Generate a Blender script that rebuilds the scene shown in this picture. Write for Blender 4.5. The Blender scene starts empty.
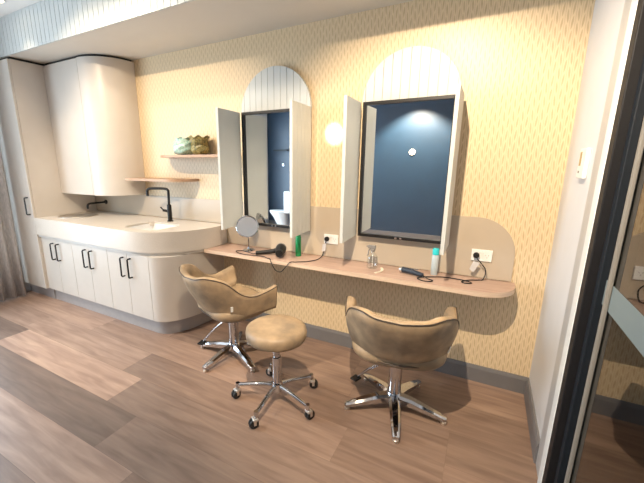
import bpy, bmesh, math, random
from mathutils import Vector, Matrix
random.seed(7)
PI = math.pi
SC = bpy.context.scene
COL = SC.collection

# ------------------------------------------------------------------ materials
MATS = {}
def mat(name, color, rough=0.5, metal=0.0, spec=0.5, vary=0.0, scale=20.0, stretch=(1, 1, 1), bump=0.0, coat=0.0, color2=None, trans=0.0, ior=1.45, detail=4):
    if name in MATS: return MATS[name]
    m = bpy.data.materials.new(name); m.use_nodes = True
    nt = m.node_tree; N = nt.nodes; L = nt.links
    b = N['Principled BSDF']
    b.inputs['Roughness'].default_value = rough
    b.inputs['Metallic'].default_value = metal
    b.inputs['Specular IOR Level'].default_value = spec
    b.inputs['Coat Weight'].default_value = coat
    b.inputs['Transmission Weight'].default_value = trans
    b.inputs['IOR'].default_value = ior
    tc = N.new('ShaderNodeTexCoord'); mp = N.new('ShaderNodeMapping'); mp.inputs['Scale'].default_value = stretch
    L.new(tc.outputs['Object'], mp.inputs['Vector'])
    nz = N.new('ShaderNodeTexNoise'); nz.inputs['Scale'].default_value = scale; nz.inputs['Detail'].default_value = detail
    L.new(mp.outputs['Vector'], nz.inputs['Vector'])
    c1 = color; c2 = color2 or tuple(c * (1 - vary) for c in color)
    rp = N.new('ShaderNodeValToRGB')
    rp.color_ramp.elements[0].position = 0.35; rp.color_ramp.elements[1].position = 0.68
    rp.color_ramp.elements[0].color = (*c2, 1); rp.color_ramp.elements[1].color = (*c1, 1)
    L.new(nz.outputs['Fac'], rp.inputs['Fac']); L.new(rp.outputs['Color'], b.inputs['Base Color'])
    if bump:
        bp = N.new('ShaderNodeBump'); bp.inputs['Strength'].default_value = bump; bp.inputs['Distance'].default_value = 0.004
        L.new(nz.outputs['Fac'], bp.inputs['Height']); L.new(bp.outputs['Normal'], b.inputs['Normal'])
    MATS[name] = m
    return m

def emis(name, color, power):
    m = bpy.data.materials.new(name); m.use_nodes = True
    N = m.node_tree.nodes; N.remove(N['Principled BSDF'])
    e = N.new('ShaderNodeEmission'); e.inputs['Color'].default_value = (*color, 1); e.inputs['Strength'].default_value = power
    m.node_tree.links.new(e.outputs[0], N['Material Output'].inputs[0]); return m

def wallpaper():
    m = bpy.data.materials.new('wallpaper'); m.use_nodes = True
    nt = m.node_tree; N = nt.nodes; L = nt.links; b = N['Principled BSDF']
    b.inputs['Roughness'].default_value = 0.42; b.inputs['Specular IOR Level'].default_value = 0.45
    tc = N.new('ShaderNodeTexCoord'); sp = N.new('ShaderNodeSeparateXYZ'); L.new(tc.outputs['Object'], sp.inputs[0])
    def M(op, a, c=None, d=None):
        n = N.new('ShaderNodeMath'); n.operation = op
        for i, v in enumerate((a, c, d)):
            if v is None: continue
            if isinstance(v, (int, float)): n.inputs[i].default_value = v
            else: L.new(v, n.inputs[i])
        return n.outputs[0]
    X, Z = sp.outputs['X'], sp.outputs['Z']
    u = M('DIVIDE', X, 0.0225); cell = M('FLOOR', u); fu = M('SUBTRACT', M('SUBTRACT', u, cell), 0.5)
    par = M('FLOORED_MODULO', cell, 2.0)
    v = M('ADD', M('DIVIDE', Z, 0.068), M('MULTIPLY', par, 0.5)); fv = M('SUBTRACT', M('FRACT', v), 0.5)
    # each mark is a slim leaf, slanting a little, alternately to either side
    sl = M('MULTIPLY', M('SUBTRACT', M('MULTIPLY', par, 2.0), 1.0), 0.22)
    du = M('ABSOLUTE', M('ADD', fu, M('MULTIPLY', fv, sl)))
    width = M('MULTIPLY', M('SUBTRACT', 0.235, M('MULTIPLY', fv, fv)), 0.80)
    leaf = M('GREATER_THAN', width, du)
    edge = M('GREATER_THAN', M('ABSOLUTE', fu), 0.42)
    mk = M('MINIMUM', M('ADD', M('MULTIPLY', leaf, 0.38), M('MULTIPLY', edge, 0.22)), 1.0)
    nz = N.new('ShaderNodeTexNoise'); nz.inputs['Scale'].default_value = 30; L.new(tc.outputs['Object'], nz.inputs['Vector'])
    mk2 = M('MULTIPLY', mk, M('ADD', 0.55, M('MULTIPLY', nz.outputs['Fac'], 0.8)))
    mx = N.new('ShaderNodeMix'); mx.data_type = 'RGBA'
    mx.inputs['A'].default_value = WP_A; mx.inputs['B'].default_value = WP_B
    L.new(mk2, mx.inputs['Factor']); L.new(mx.outputs['Result'], b.inputs['Base Color'])
    return m
WP_A = (0.73, 0.585, 0.385, 1); WP_B = (0.27, 0.155, 0.045, 1)

def floor_mat():
    m = bpy.data.materials.new('vinyl_planks'); m.use_nodes = True
    nt = m.node_tree; N = nt.nodes; L = nt.links; b = N['Principled BSDF']
    b.inputs['Roughness'].default_value = 0.42; b.inputs['Specular IOR Level'].default_value = 0.4
    at = N.new('ShaderNodeAttribute'); at.attribute_name = 'tone'
    sx = N.new('ShaderNodeSeparateColor'); L.new(at.outputs['Color'], sx.inputs[0])
    tc = N.new('ShaderNodeTexCoord'); mp = N.new('ShaderNodeMapping'); mp.inputs['Scale'].default_value = (1.0, 9, 1)
    cx = N.new('ShaderNodeCombineXYZ'); L.new(sx.outputs['Green'], cx.inputs['X']); L.new(sx.outputs['Green'], cx.inputs['Z'])
    sc = N.new('ShaderNodeVectorMath'); sc.operation = 'SCALE'; sc.inputs['Scale'].default_value = 40; L.new(cx.outputs[0], sc.inputs[0])
    ad = N.new('ShaderNodeVectorMath'); L.new(tc.outputs['Object'], mp.inputs['Vector']); L.new(mp.outputs[0], ad.inputs[0]); L.new(sc.outputs[0], ad.inputs[1])
    nz = N.new('ShaderNodeTexNoise'); nz.inputs['Scale'].default_value = 2.6; nz.inputs['Detail'].default_value = 7; nz.inputs['Distortion'].default_value = 0.6
    L.new(ad.outputs[0], nz.inputs['Vector'])
    rp = N.new('ShaderNodeValToRGB'); e = rp.color_ramp.elements
    e[0].position = 0.3; e[1].position = 0.72
    e[0].color = (0.33, 0.215, 0.165, 1); e[1].color = (0.53, 0.365, 0.275, 1)
    L.new(nz.outputs['Fac'], rp.inputs['Fac'])
    mr = N.new('ShaderNodeMapRange'); mr.inputs['To Min'].default_value = 0.44; mr.inputs['To Max'].default_value = 1.06
    L.new(sx.outputs['Red'], mr.inputs['Value'])
    mu = N.new('ShaderNodeVectorMath'); mu.operation = 'SCALE'; L.new(rp.outputs['Color'], mu.inputs[0]); L.new(mr.outputs[0], mu.inputs['Scale'])
    # greyer where the plank tone is dark
    mx = N.new('ShaderNodeMix'); mx.data_type = 'RGBA'; mx.blend_type = 'MIX'
    L.new(mu.outputs[0], mx.inputs['A'])
    hs = N.new('ShaderNodeHueSaturation'); hs.inputs['Saturation'].default_value = 0.7; L.new(mu.outputs[0], hs.inputs['Color'])
    L.new(hs.outputs[0], mx.inputs['B']); L.new(sx.outputs['Blue'], mx.inputs['Factor'])
    L.new(mx.outputs['Result'], b.inputs['Base Color'])
    bp = N.new('ShaderNodeBump'); bp.inputs['Strength'].default_value = 0.12; bp.inputs['Distance'].default_value = 0.002
    L.new(nz.outputs['Fac'], bp.inputs['Height']); L.new(bp.outputs[0], b.inputs['Normal'])
    return m

def glass_mat(name, tint, gloss=0.12, ior=1.5, plain=False):
    m = bpy.data.materials.new(name); m.use_nodes = True
    nt = m.node_tree; N = nt.nodes; L = nt.links; N.remove(N['Principled BSDF'])
    t = N.new('ShaderNodeBsdfTransparent'); t.inputs[0].default_value = (*tint, 1)
    g = N.new('ShaderNodeBsdfGlossy'); g.inputs['Roughness'].default_value = 0.02
    f = N.new('ShaderNodeFresnel'); f.inputs['IOR'].default_value = ior
    a = N.new('ShaderNodeMath'); a.operation = 'ADD'; a.use_clamp = True; a.inputs[1].default_value = gloss; L.new(f.outputs[0], a.inputs[0])
    x = N.new('ShaderNodeMixShader'); x.inputs[0].default_value = gloss
    if not plain: L.new(a.outputs[0], x.inputs[0])
    L.new(t.outputs[0], x.inputs[1]); L.new(g.outputs[0], x.inputs[2])
    L.new(x.outputs[0], N['Material Output'].inputs[0]); return m

M_wall = mat('white_paint', (0.66, 0.665, 0.68), 0.6, vary=0.03, scale=6)
M_ceil = mat('ceiling_paint', (0.80, 0.78, 0.75), 0.8, vary=0.02, scale=5)
M_navy = mat('navy_paint', (0.011, 0.040, 0.085), 0.42, spec=1.0, vary=0.1, scale=5)
M_wp = wallpaper()
M_vj = mat('lining_board_paint', (0.57, 0.59, 0.575), 0.5, vary=0.03, scale=9)
M_cab = mat('cream_laminate', (0.64, 0.585, 0.525), 0.35, vary=0.03, scale=7)
M_top = mat('cream_stone', (0.68, 0.62, 0.55), 0.30, vary=0.10, scale=260, spec=.25)
M_splash = mat('beige_splashback', (0.50, 0.425, 0.335), 0.3, vary=0.05, scale=5)
M_bench = mat('pink_oak_laminate', (0.48, 0.345, 0.285), 0.4, scale=3, stretch=(1.2, 16, 16), color2=(0.40, 0.275, 0.22), detail=6)
M_bench_e = mat('pale_oak_edge', (0.66, 0.52, 0.40), 0.4, scale=3, stretch=(1.2, 4, 30), color2=(0.56, 0.42, 0.32), detail=6)
M_base = mat('grey_baseboard', (0.17, 0.165, 0.17), 0.45, vary=0.05)
M_kick = mat('grey_kickboard', (0.42, 0.39, 0.38), 0.35, vary=0.05)
M_black = mat('black_metal', (0.012, 0.012, 0.013), 0.38, vary=0.1)
M_blackp = mat('black_plastic', (0.008, 0.008, 0.009), 0.5, vary=0.1)
M_rubber = mat('black_rubber', (0.02, 0.02, 0.02), 0.6, vary=0.1)
M_chrome = mat('chrome', (0.60, 0.61, 0.64), 0.08, 1.0, vary=0.02)
M_steel = mat('brushed_steel', (0.78, 0.75, 0.71), 0.35, 1.0, vary=0.05)
M_mirror = mat('mirror_silver', (0.93, 0.95, 0.95), 0.0, 1.0)
M_leather = mat('tan_leather', (0.45, 0.325, 0.20), 0.45, scale=9, color2=(0.24, 0.18, 0.12), bump=0.15, detail=8)
M_piping = mat('dark_piping', (0.07, 0.05, 0.035), 0.5, vary=0.1)
M_white = mat('white_plastic', (0.82, 0.81, 0.78), 0.35, vary=0.02)
M_ceramic = mat('white_ceramic', (0.88, 0.88, 0.87), 0.12, vary=0.01)
M_alu = mat('grey_aluminium', (0.50, 0.51, 0.52), 0.4, 0.3, vary=0.04)
M_wframe = mat('pale_trim_paint', (0.70, 0.72, 0.72), 0.4, vary=0.03)
M_dframe = mat('black_door_frame', (0.006, 0.006, 0.008), 0.6, vary=0.1)
M_dstile = mat('dark_blue_black_frame', (0.004, 0.008, 0.014), 0.6, vary=0.1)
M_curt = mat('grey_curtain', (0.56, 0.54, 0.53), 0.85, scale=90, stretch=(1, 1, 0.25), color2=(0.42, 0.41, 0.41), bump=0.3)
M_green = mat('green_plastic', (0.015, 0.30, 0.10), 0.25, vary=0.1)
M_teal = mat('teal_plastic', (0.03, 0.55, 0.60), 0.35, vary=0.05)
M_pale = mat('pale_blue_plastic', (0.50, 0.58, 0.62), 0.3, vary=0.06)
M_clearp = glass_mat('clear_plastic', (0.93, 0.95, 0.95), 0.10, plain=True)
M_grey = mat('grey_plastic', (0.26, 0.25, 0.24), 0.4, vary=0.1)
M_tag = mat('test_tag_paper', (0.60, 0.58, 0.57), 0.5, vary=0.1)
M_glass = glass_mat('door_glass', (0.50, 0.48, 0.44), 0.12, 1.55)
M_wglass = glass_mat('window_glass', (0.95, 0.97, 0.97), 0.05, plain=True)
M_frost = mat('frosted_film', (0.16, 0.20, 0.21), 0.8, vary=0.03)
M_mint = mat('mint_glaze', (0.62, 0.74, 0.66), 0.25, scale=75, color2=(0.24, 0.46, 0.40), bump=0.6)
M_gold = mat('bronze_green_glaze', (0.42, 0.33, 0.12), 0.35, scale=70, color2=(0.10, 0.10, 0.04), bump=0.6)
M_dark = mat('dark_shelf', (0.02, 0.03, 0.04), 0.5)
M_bluec = mat('steel_blue_plastic', (0.025, 0.035, 0.055), 0.3, vary=0.1)
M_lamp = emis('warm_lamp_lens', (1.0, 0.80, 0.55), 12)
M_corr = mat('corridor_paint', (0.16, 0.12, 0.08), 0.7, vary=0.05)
M_comb = mat('ivory_plastic', (0.78, 0.72, 0.60), 0.4, vary=0.05)

M_shelf = mat('brown_oak_laminate', (0.50, 0.33, 0.215), 0.45, scale=3, stretch=(1.2, 12, 30), color2=(0.40, 0.25, 0.155), detail=6)
# ------------------------------------------------------------------ mesh helpers
def link(name, me, m, parent=None, smooth=False):
    me.materials.clear()
    for q in (m if isinstance(m, (list, tuple)) else [m]): me.materials.append(q)
    if smooth:
        for p in me.polygons: p.use_smooth = True
    o = bpy.data.objects.new(name, me); COL.objects.link(o)
    if parent is not None: o.parent = parent
    return o
def obj(name, bm, m, parent=None, smooth=False, loc=None, rotz=0, autos=None):
    bmesh.ops.recalc_face_normals(bm, faces=bm.faces)
    me = bpy.data.meshes.new(name); bm.to_mesh(me); bm.free()
    o = link(name, me, m, parent, smooth)
    if autos is not None:
        for p in me.polygons: p.use_smooth = True
        me.set_sharp_from_angle(angle=math.radians(autos))
    if loc: o.location = loc
    if rotz: o.rotation_euler.z = rotz
    return o
def empty(name, loc=(0, 0, 0), rotz=0):
    o = bpy.data.objects.new(name, None); COL.objects.link(o); o.location = loc; o.rotation_euler.z = rotz
    o.empty_display_size = 0.05; return o
def tag(o, label, cat, group=None):
    o['label'] = label; o['category'] = cat
    if group: o['group'] = group
    return o
def struct(o, label=None):
    o['kind'] = 'structure'
    if label: o['label'] = label
    return o
def BM(): return bmesh.new()
def box(bm, x0, x1, y0, y1, z0, z1, bev=0.0, seg=2):
    r = bmesh.ops.create_cube(bm, size=1.0)
    vs = r['verts']
    for v in vs:
        v.co = Vector(((x0 + x1) / 2 + v.co.x * (x1 - x0), (y0 + y1) / 2 + v.co.y * (y1 - y0), (z0 + z1) / 2 + v.co.z * (z1 - z0)))
    if bev:
        es = list({e for v in vs for e in v.link_edges})
        bmesh.ops.bevel(bm, geom=es, offset=bev, segments=seg, affect='EDGES', profile=0.5)
def prism(bm, pts, z0, z1, plane='xy'):
    """extrude a closed outline; plane xy extrudes along z, xz along y, yz along x"""
    def P(a, b, c):
        return {'xy': (a, b, c), 'xz': (a, c, b), 'yz': (c, a, b)}[plane]
    lo = [bm.verts.new(P(a, b, z0)) for a, b in pts]; hi = [bm.verts.new(P(a, b, z1)) for a, b in pts]
    n = len(pts)
    bm.faces.new(lo[::-1]); bm.faces.new(hi)
    for i in range(n): bm.faces.new((lo[i], lo[(i + 1) % n], hi[(i + 1) % n], hi[i]))
def lathe(bm, prof, c=(0, 0, 0), seg=32, axis=None):
    """profile of (r, z); closed with caps where r>0 at the ends"""
    R = Matrix.Identity(3)
    if axis is not None:
        R = Vector((0, 0, 1)).rotation_difference(Vector(axis).normalized()).to_matrix()
    rings = []
    for r, z in prof:
        if r < 1e-6: rings.append([bm.verts.new(Vector(c) + R @ Vector((0, 0, z)))])
        else: rings.append([bm.verts.new(Vector(c) + R @ Vector((r * math.cos(2 * PI * k / seg), r * math.sin(2 * PI * k / seg), z))) for k in range(seg)])
    for a, b in zip(rings[:-1], rings[1:]):
        for k in range(seg):
            k2 = (k + 1) % seg
            if len(a) == 1 and len(b) == 1: continue
            if len(a) == 1: bm.faces.new((a[0], b[k2], b[k]))
            elif len(b) == 1: bm.faces.new((a[k], a[k2], b[0]))
            else: bm.faces.new((a[k], a[k2], b[k2], b[k]))
    for rg in (rings[0], rings[-1]):
        if len(rg) > 1: bm.faces.new(rg)
def smooth_path(pts, n=6):
    P = [Vector(p) for p in pts]; out = []
    for i in range(len(P) - 1):
        a = P[max(i - 1, 0)]; b = P[i]; c = P[i + 1]; d = P[min(i + 2, len(P) - 1)]
        for k in range(n):
            t = k / n
            out.append(0.5 * ((2 * b) + (-a + c) * t + (2 * a - 5 * b + 4 * c - d) * t * t + (-a + 3 * b - 3 * c + d) * t ** 3))
    out.append(P[-1]); return out
def tube(bm, pts, r, seg=10, r2=None):
    P = [Vector(p) for p in pts]; n = len(P); rings = []; prev = None
    for i, p in enumerate(P):
        t = (P[min(i + 1, n - 1)] - P[max(i - 1, 0)]).normalized()
        if prev is None:
            u = t.cross(Vector((0, 0, 1)));
            if u.length < 1e-3: u = t.cross(Vector((1, 0, 0)))
            u.normalize()
        else:
            u = (prev - t * prev.dot(t)).normalized()
        prev = u; w = t.cross(u)
        rr = r if r2 is None else r + (r2 - r) * i / (n - 1)
        rings.append([bm.verts.new(p + rr * (math.cos(2 * PI * k / seg) * u + math.sin(2 * PI * k / seg) * w)) for k in range(seg)])
    for a, b in zip(rings[:-1], rings[1:]):
        for k in range(seg): bm.faces.new((a[k], a[(k + 1) % seg], b[(k + 1) % seg], b[k]))
    bm.faces.new(rings[0][::-1]); bm.faces.new(rings[-1])
def cyl(bm, a, b, r, seg=24, r2=None): tube(bm, [a, b], r, seg, r2)
def boolean_cut(o, cutters):
    for c in cutters:
        md = o.modifiers.new('cut', 'BOOLEAN'); md.operation = 'DIFFERENCE'; md.object = c; md.solver = 'EXACT'
    dg = bpy.context.evaluated_depsgraph_get(); dg.update()
    me = bpy.data.meshes.new_from_object(o.evaluated_get(dg))
    o.modifiers.clear(); old = o.data; o.data = me; bpy.data.meshes.remove(old)
    for c in cutters:
        cm = c.data; bpy.data.objects.remove(c); bpy.data.meshes.remove(cm)
def arc(cx, cy, r, a0, a1, n):
    return [(cx + r * math.cos(math.radians(a0 + (a1 - a0) * i / n)), cy + r * math.sin(math.radians(a0 + (a1 - a0) * i / n))) for i in range(n + 1)]

# ------------------------------------------------------------------ room dimensions
XL, XR, YB, YF, ZC = -4.86, 0.0, 0.0, -4.55, 2.70
ZB, YBK = 2.397, -0.646

# floor: one mesh of planks, each with its own tone
bm = BM(); col = bm.loops.layers.color.new('tone')
PW = 0.256
TONES = {  # row index -> list of (x_end, tone, greyness) from the left
    4: [(-4.2, .5, .3), (-2.60, .85, .1), (-0.99, .55, .2), (2, .45, .2)],
    3: [(-3.3, .9, .0), (-1.45, .75, .1), (-0.40, .42, .2), (2, .36, .1)],
    2: [(-3.9, .75, .0), (-2.50, .8, .05), (-0.90, .55, .3), (-.40, .40, .2), (2, .5, .1)],
    1: [(-3.79, .12, .5), (-2.29, .92, .0), (-0.6, .50, .45), (2, .5, .2)],
    0: [(-4.1, .8, .1), (-3.95, .8, .1), (-2.01, .04, .6), (-0.3, .50, .5), (2, .5, .3)],
    -1: [(-3.4, .6, .5), (-1.7, .85, .35), (-0.05, .60, .4), (2, .5, .3)],
}
r0 = -1.604
for row in range(-13, 8):
    y0 = r0 + row * PW; y1 = y0 + PW
    if row in TONES: lst = TONES[row]
    else:
        x = -6.3 + random.random() * 1.5; lst = []
        while x < 2.2:
            x += 1.52; lst.append((x, random.uniform(.3, .9), random.uniform(.1, .5)))
    xs = -6.4
    for xe, t, g in lst:
        a, b_ = max(xs, -6.0), min(xe, 2.2)
        xs = xe
        if b_ <= a: continue
        gp = 0.0009
        vs = [bm.verts.new(p) for p in ((a + gp, y0 + gp, 0), (b_ - gp, y0 + gp, 0), (b_ - gp, y1 - gp, 0), (a + gp, y1 - gp, 0))]
        f = bm.faces.new(vs); rnd = random.random()
        for l in f.loops: l[col] = (t, rnd, g, 1)
vs = [bm.verts.new(p) for p in ((-6, -5, -0.0015), (2.2, -5, -0.0015), (2.2, 0.3, -0.0015), (-6, 0.3, -0.0015))]
f = bm.faces.new(vs)
for l in f.loops: l[col] = (0, 0, .5, 1)
vs2 = [bm.verts.new(p) for p in ((-6, -5, -0.12), (2.2, -5, -0.12), (2.2, 0.3, -0.12), (-6, 0.3, -0.12))]
bm.faces.new(vs2[::-1])
for i in range(4): bm.faces.new((vs[i], vs2[i], vs2[(i + 1) % 4], vs[(i + 1) % 4]))
me = bpy.data.meshes.new('floor'); bm.to_mesh(me); bm.free()
struct(link('floor', me, floor_mat()))

bm = BM(); box(bm, XL - .14, 0.0, 0, 0.14, 0, 2.86); struct(obj('wall_back', bm, M_wp))
bm = BM(); box(bm, XL - .14, .14, YF - .14, YF, 0, 2.86); struct(obj('wall_front', bm, M_navy))
bm = BM()   # left wall, with the window opening
WY0, WY1, WZ0, WZ1 = -3.9, -1.05, 0.25, 2.35
box(bm, XL - .14, XL, YF, WY0, 0, 2.86); box(bm, XL - .14, XL, WY1, 0, 0, 2.86)
box(bm, XL - .14, XL, WY0, WY1, 0, WZ0); box(bm, XL - .14, XL, WY0, WY1, WZ1, 2.86)
struct(obj('wall_left', bm, M_wall))
bm = BM()   # right wall, with the door opening
DY0, DY1, DZ = -2.45, -0.80, 2.25
box(bm, 0, .14, DY1, 0.14, 0, 2.86); box(bm, 0, .14, YF, DY0, 0, 2.86); box(bm, 0, .14, DY0, DY1, DZ, 2.86)
struct(obj('wall_right', bm, M_wall))
bm = BM(); box(bm, XL - .14, .14, YF - .14, YBK - .016, ZC, 2.86); struct(obj('ceiling', bm, M_ceil))
# bulkhead over the basins: flush plaster underside, lining boards on its front
bm = BM(); box(bm, XL, 0, YBK, 0, ZB, 2.86); struct(obj('trim_1', bm, mat('bulkhead_paint', (0.64, 0.60, 0.54), 0.8, vary=0.02, scale=5)))
def boards_xz(bm, x0, x1, pitch, top, z0, y0, y1, gap=0.003, phase=0.0):
    """vertical lining boards with real joints between them; top may be a function of x"""
    n0 = math.floor((x0 - phase) / pitch)
    x = phase + n0 * pitch
    while x < x1 - 1e-6:
        a = max(x + gap / 2, x0); b_ = min(x + pitch - gap / 2, x1)
        if b_ - a > 0.004:
            k = 6 if callable(top) else 1
            pts = [(a, z0), (b_, z0)]
            for i in range(k + 1):
                q = b_ + (a - b_) * i / k
                pts.append((q, top(q) if callable(top) else top))
            if min(p[1] for p in pts[2:]) > z0 + 0.002: prism(bm, pts, y0, y1, 'xz')
        x += pitch
bm = BM(); boards_xz(bm, XL, 0, 0.060, ZC, ZB - 0.004, YBK - 0.016, YBK, gap=.004)
struct(obj('trim_2', bm, M_vj))

# baseboards
bm = BM()
prof = [(0, 0), (-.016, 0), (-.016, .095), (-.009, .116), (0, .116)]
prism(bm, prof, -2.46, -0.0, 'yz'); struct(obj('baseboard_back', bm, M_base))
bm = BM(); prism(bm, [(-a, b) if False else (a, b) for a, b in prof], -.612, -.016, 'xz'); struct(obj('baseboard_right', bm, M_base))
bm = BM(); box(bm, XL, -.02, YF, YF + .016, 0, .11, .003); struct(obj('baseboard_front', bm, M_base))
# pale architrave beside the glass door
bm = BM(); box(bm, -.008, 0, -.735, -.615, 0, 2.33, .002); struct(obj('trim_3', bm, M_alu))
bm = BM(); box(bm, -.014, 0, -.798, -.735, 0, 2.33, .003); struct(obj('trim_4', bm, M_wframe))

# corridor outside the glass door
bm = BM(); box(bm, 1.9, 2.0, -5, 0.3, 0, 2.86); box(bm, .14, 1.9, .14, .24, 0, 2.86); box(bm, .14, 1.9, -5, -4.9, 0, 2.86)
box(bm, .14, 2.0, -5, .3, 2.7, 2.86)
struct(obj('wall_corridor', bm, M_corr))

# glass door
d = empty('door_1', (0, 0, 0)); struct(d, 'black framed glass sliding door at the right edge')
bm = BM(); box(bm, -.012, .10, -.855, -.80, 0, DZ, .003); box(bm, -.012, .10, DY0, DY0 + .06, 0, DZ, .003); box(bm, -.012, .10, DY0 + .06, -.855, DZ - .06, DZ, .003)
box(bm, -.012, .10, DY0 + .06, -.855, 0.0005, .012); obj('door_frame', bm, M_dframe, d)
bm = BM(); box(bm, .015, .075, -.892, -.857, .014, DZ - .07, .003); box(bm, .015, .075, DY0 + .07, DY0 + .13, .014, DZ - .07, .003)
obj('door_stile', bm, M_dstile, d)
bm = BM(); box(bm, .036, .048, DY0 + .13, -.892, .014, DZ - .07); obj('glass_pane', bm, M_glass, d)
bm = BM(); box(bm, .022, .034, -.970, -.950, .02, DZ - .1, .003); obj('reflection_strip', bm, mat('pale_reflection', (.22, .21, .19), .35), d)  # pale strip stands in for a reflected line on the glass
bm = BM(); box(bm, .0345, .0358, DY0 + .14, -.893, .955, 1.045); g_ = obj('safety_strip', bm, M_frost, d); g_['label'] = 'frosted blue grey band across the glass'

# window in the left wall
w = empty('window_1', (XL - .07, 0, 0)); struct(w, 'wide window in the left wall behind the curtain')
bm = BM()
for a, b_, c, e in ((WY0, WY1, WZ0, WZ0 + .05), (WY0, WY1, WZ1 - .05, WZ1), (WY0, WY0 + .05, WZ0, WZ1), (WY1 - .05, WY1, WZ0, WZ1), (-2.5, -2.45, WZ0, WZ1)):
    box(bm, -.03, .03, a, b_, c, e, .002)
obj('window_frame', bm, M_alu, w)
bm = BM(); box(bm, -.004, .004, WY0 + .05, WY1 - .05, WZ0 + .05, WZ1 - .05); obj('window_pane', bm, M_wglass, w)

# curtain, gathered against the tall cabinet
def curtain(y0, y1, x, label, ph):
    bm = BM(); n = 150; A = []; Bq = []
    rows = [2.55, 1.9, 1.2, .6, .03]
    grid = []
    for j, z in enumerate(rows):
        amp = .020 + .012 * j / 4; r = []
        for i in range(n + 1):
            t = i / n; y = y0 + (y1 - y0) * t
            s = math.sin(t * PI * 2 * (abs(y1 - y0) / .105) + ph + .25 * math.sin(j * 1.3 + t * 9))
            r.append((x + amp * s + .006 * math.sin(t * 60 + j), y, z))
        grid.append(r)
    th = .003
    V = [[bm.verts.new(p) for p in r] for r in grid]; W = [[bm.verts.new((p[0] - th, p[1], p[2])) for p in r] for r in grid]
    for j in range(len(rows) - 1):
        for i in range(n):
            bm.faces.new((V[j][i], V[j][i + 1], V[j + 1][i + 1], V[j + 1][i])); bm.faces.new((W[j][i + 1], W[j][i], W[j + 1][i], W[j + 1][i + 1]))
    for i in range(n):
        bm.faces.new((V[0][i], W[0][i], W[0][i + 1], V[0][i + 1])); bm.faces.new((V[-1][i], V[-1][i + 1], W[-1][i + 1], W[-1][i]))
    for j in range(len(rows) - 1):
        bm.faces.new((V[j][0], V[j + 1][0], W[j + 1][0], W[j][0])); bm.faces.new((V[j][n], W[j][n], W[j + 1][n], V[j + 1][n]))
    return tag(obj('curtain', bm, M_curt, smooth=True), label, 'curtain')
curtain(-.700, -1.25, -4.700, 'grey floor-length curtain hanging in folds beside the tall cabinet', .4)
bm = BM(); tube(bm, [(-4.76, -4.3, 2.57), (-4.76, -.70, 2.57)], .012, 12)
for y in (-4.2, -2.5, -.75): box(bm, XL, -4.76, y - .008, y + .008, 2.562, 2.578)
tag(obj('curtain_rod', bm, M_black), 'black curtain rod fixed along the top of the left wall', 'curtain rod')

# ------------------------------------------------------------------ splashback (one continuous panel)
ZS = 1.115
bm = BM()
pts = [(-4.335, .905), (-2.44, .905), (-2.38, .905), (-2.38, .730), (-.175, .730)] + arc(-.395, ZS - .22, .22, 0, 90, 12) + [(-4.335, ZS)]
prism(bm, pts, -.0085, -.0008, 'xz')
tag(obj('splashback', bm, M_splash), 'beige splashback panel with a rounded end running behind basins and bench', 'splashback')

# ------------------------------------------------------------------ cabinets
XT = -4.345
def handle(parent, x, z0, z1, y, off=.032):
    bm = BM(); r = .0068
    pts = [(x, y, z1), (x, y - off + .006, z1), (x, y - off, z1 - .006), (x, y - off, z0 + .006), (x, y - off + .006, z0), (x, y, z0)]
    tube(bm, pts, r, 8)
    return obj('handle', bm, M_black, parent)
t = empty('tall_cabinet', (XL + .25, -.33, 0)); tag(t, 'tall cream cupboard standing beside the curtain at the left', 'cupboard')
ox, oy = XL + .25, -.33
bm = BM(); box(bm, XL + .005 - ox, XT - ox, -.64 - oy, -.002 - oy, .139, 2.375, .002); obj('body', bm, M_cab, t)
bm = BM(); box(bm, XL + .01 - ox, XT - .002 - ox, -.66 - oy, -.642 - oy, .139, 2.372, .002); dd = obj('door', bm, M_cab, t)
handle(dd, -4.405 - ox, .93, 1.10, -.66 - oy)
bm = BM(); box(bm, XL + .005, XT - .001, -.59, -.002, .0, .137, .002); tag(obj('kickboard', bm, M_kick), 'short dark kickboard under the tall cream cupboard', 'kickboard')

# overhead cabinet with a rounded corner
def outline(x0, xe, yf, r, n=18, yb=-.002):
    """outline from back-left round the front to the back-right, with a big rounded right corner"""
    return [(x0, yb), (x0, yf)] + arc(xe - r, yf + r, r, -90, 0, n) + [(xe, yb)]
t = empty('overhead_cabinet', (XT, 0, 0)); tag(t, 'cream overhead cupboard with a curved corner hung above the basins', 'cupboard')
ox = XT
bm = BM(); prism(bm, [(a - ox, b_) for a, b_ in [(XT + .002, -.002), (XT + .002, -.345), (-3.775, -.345), (-3.775, -.002)]], 1.127, 2.375); obj('body', bm, M_cab, t)
bm = BM(); box(bm, .003, -3.777 - ox, -.363, -.346, 1.127, 2.372, .0015); obj('door', bm, M_cab, t)
bm = BM(); prism(bm, [(a - ox, b_) for a, b_ in [(-3.772, -.002), (-3.772, -.363)] + arc(-3.455 - .30, -.363 + .30, .30, -90, 0, 22) + [(-3.455, -.002)]], 1.127, 2.375)
obj('curved_panel', bm, M_cab, t, autos=30)
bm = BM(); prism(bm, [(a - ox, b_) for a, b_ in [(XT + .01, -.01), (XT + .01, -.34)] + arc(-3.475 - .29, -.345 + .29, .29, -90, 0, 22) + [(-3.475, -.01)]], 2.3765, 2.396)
obj('shadow_strip', bm, M_black, t)  # black fill stands in for the shade in the gap below the bulkhead
bm = BM(); box(bm, XL + .02, XT - .02, -.63, -.01, 2.3765, 2.396); o_ = tag(obj('shadow_strip', bm, M_black), 'black strip standing in for the shadow gap on top of the tall cupboard', 'shadow gap strip')

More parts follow.
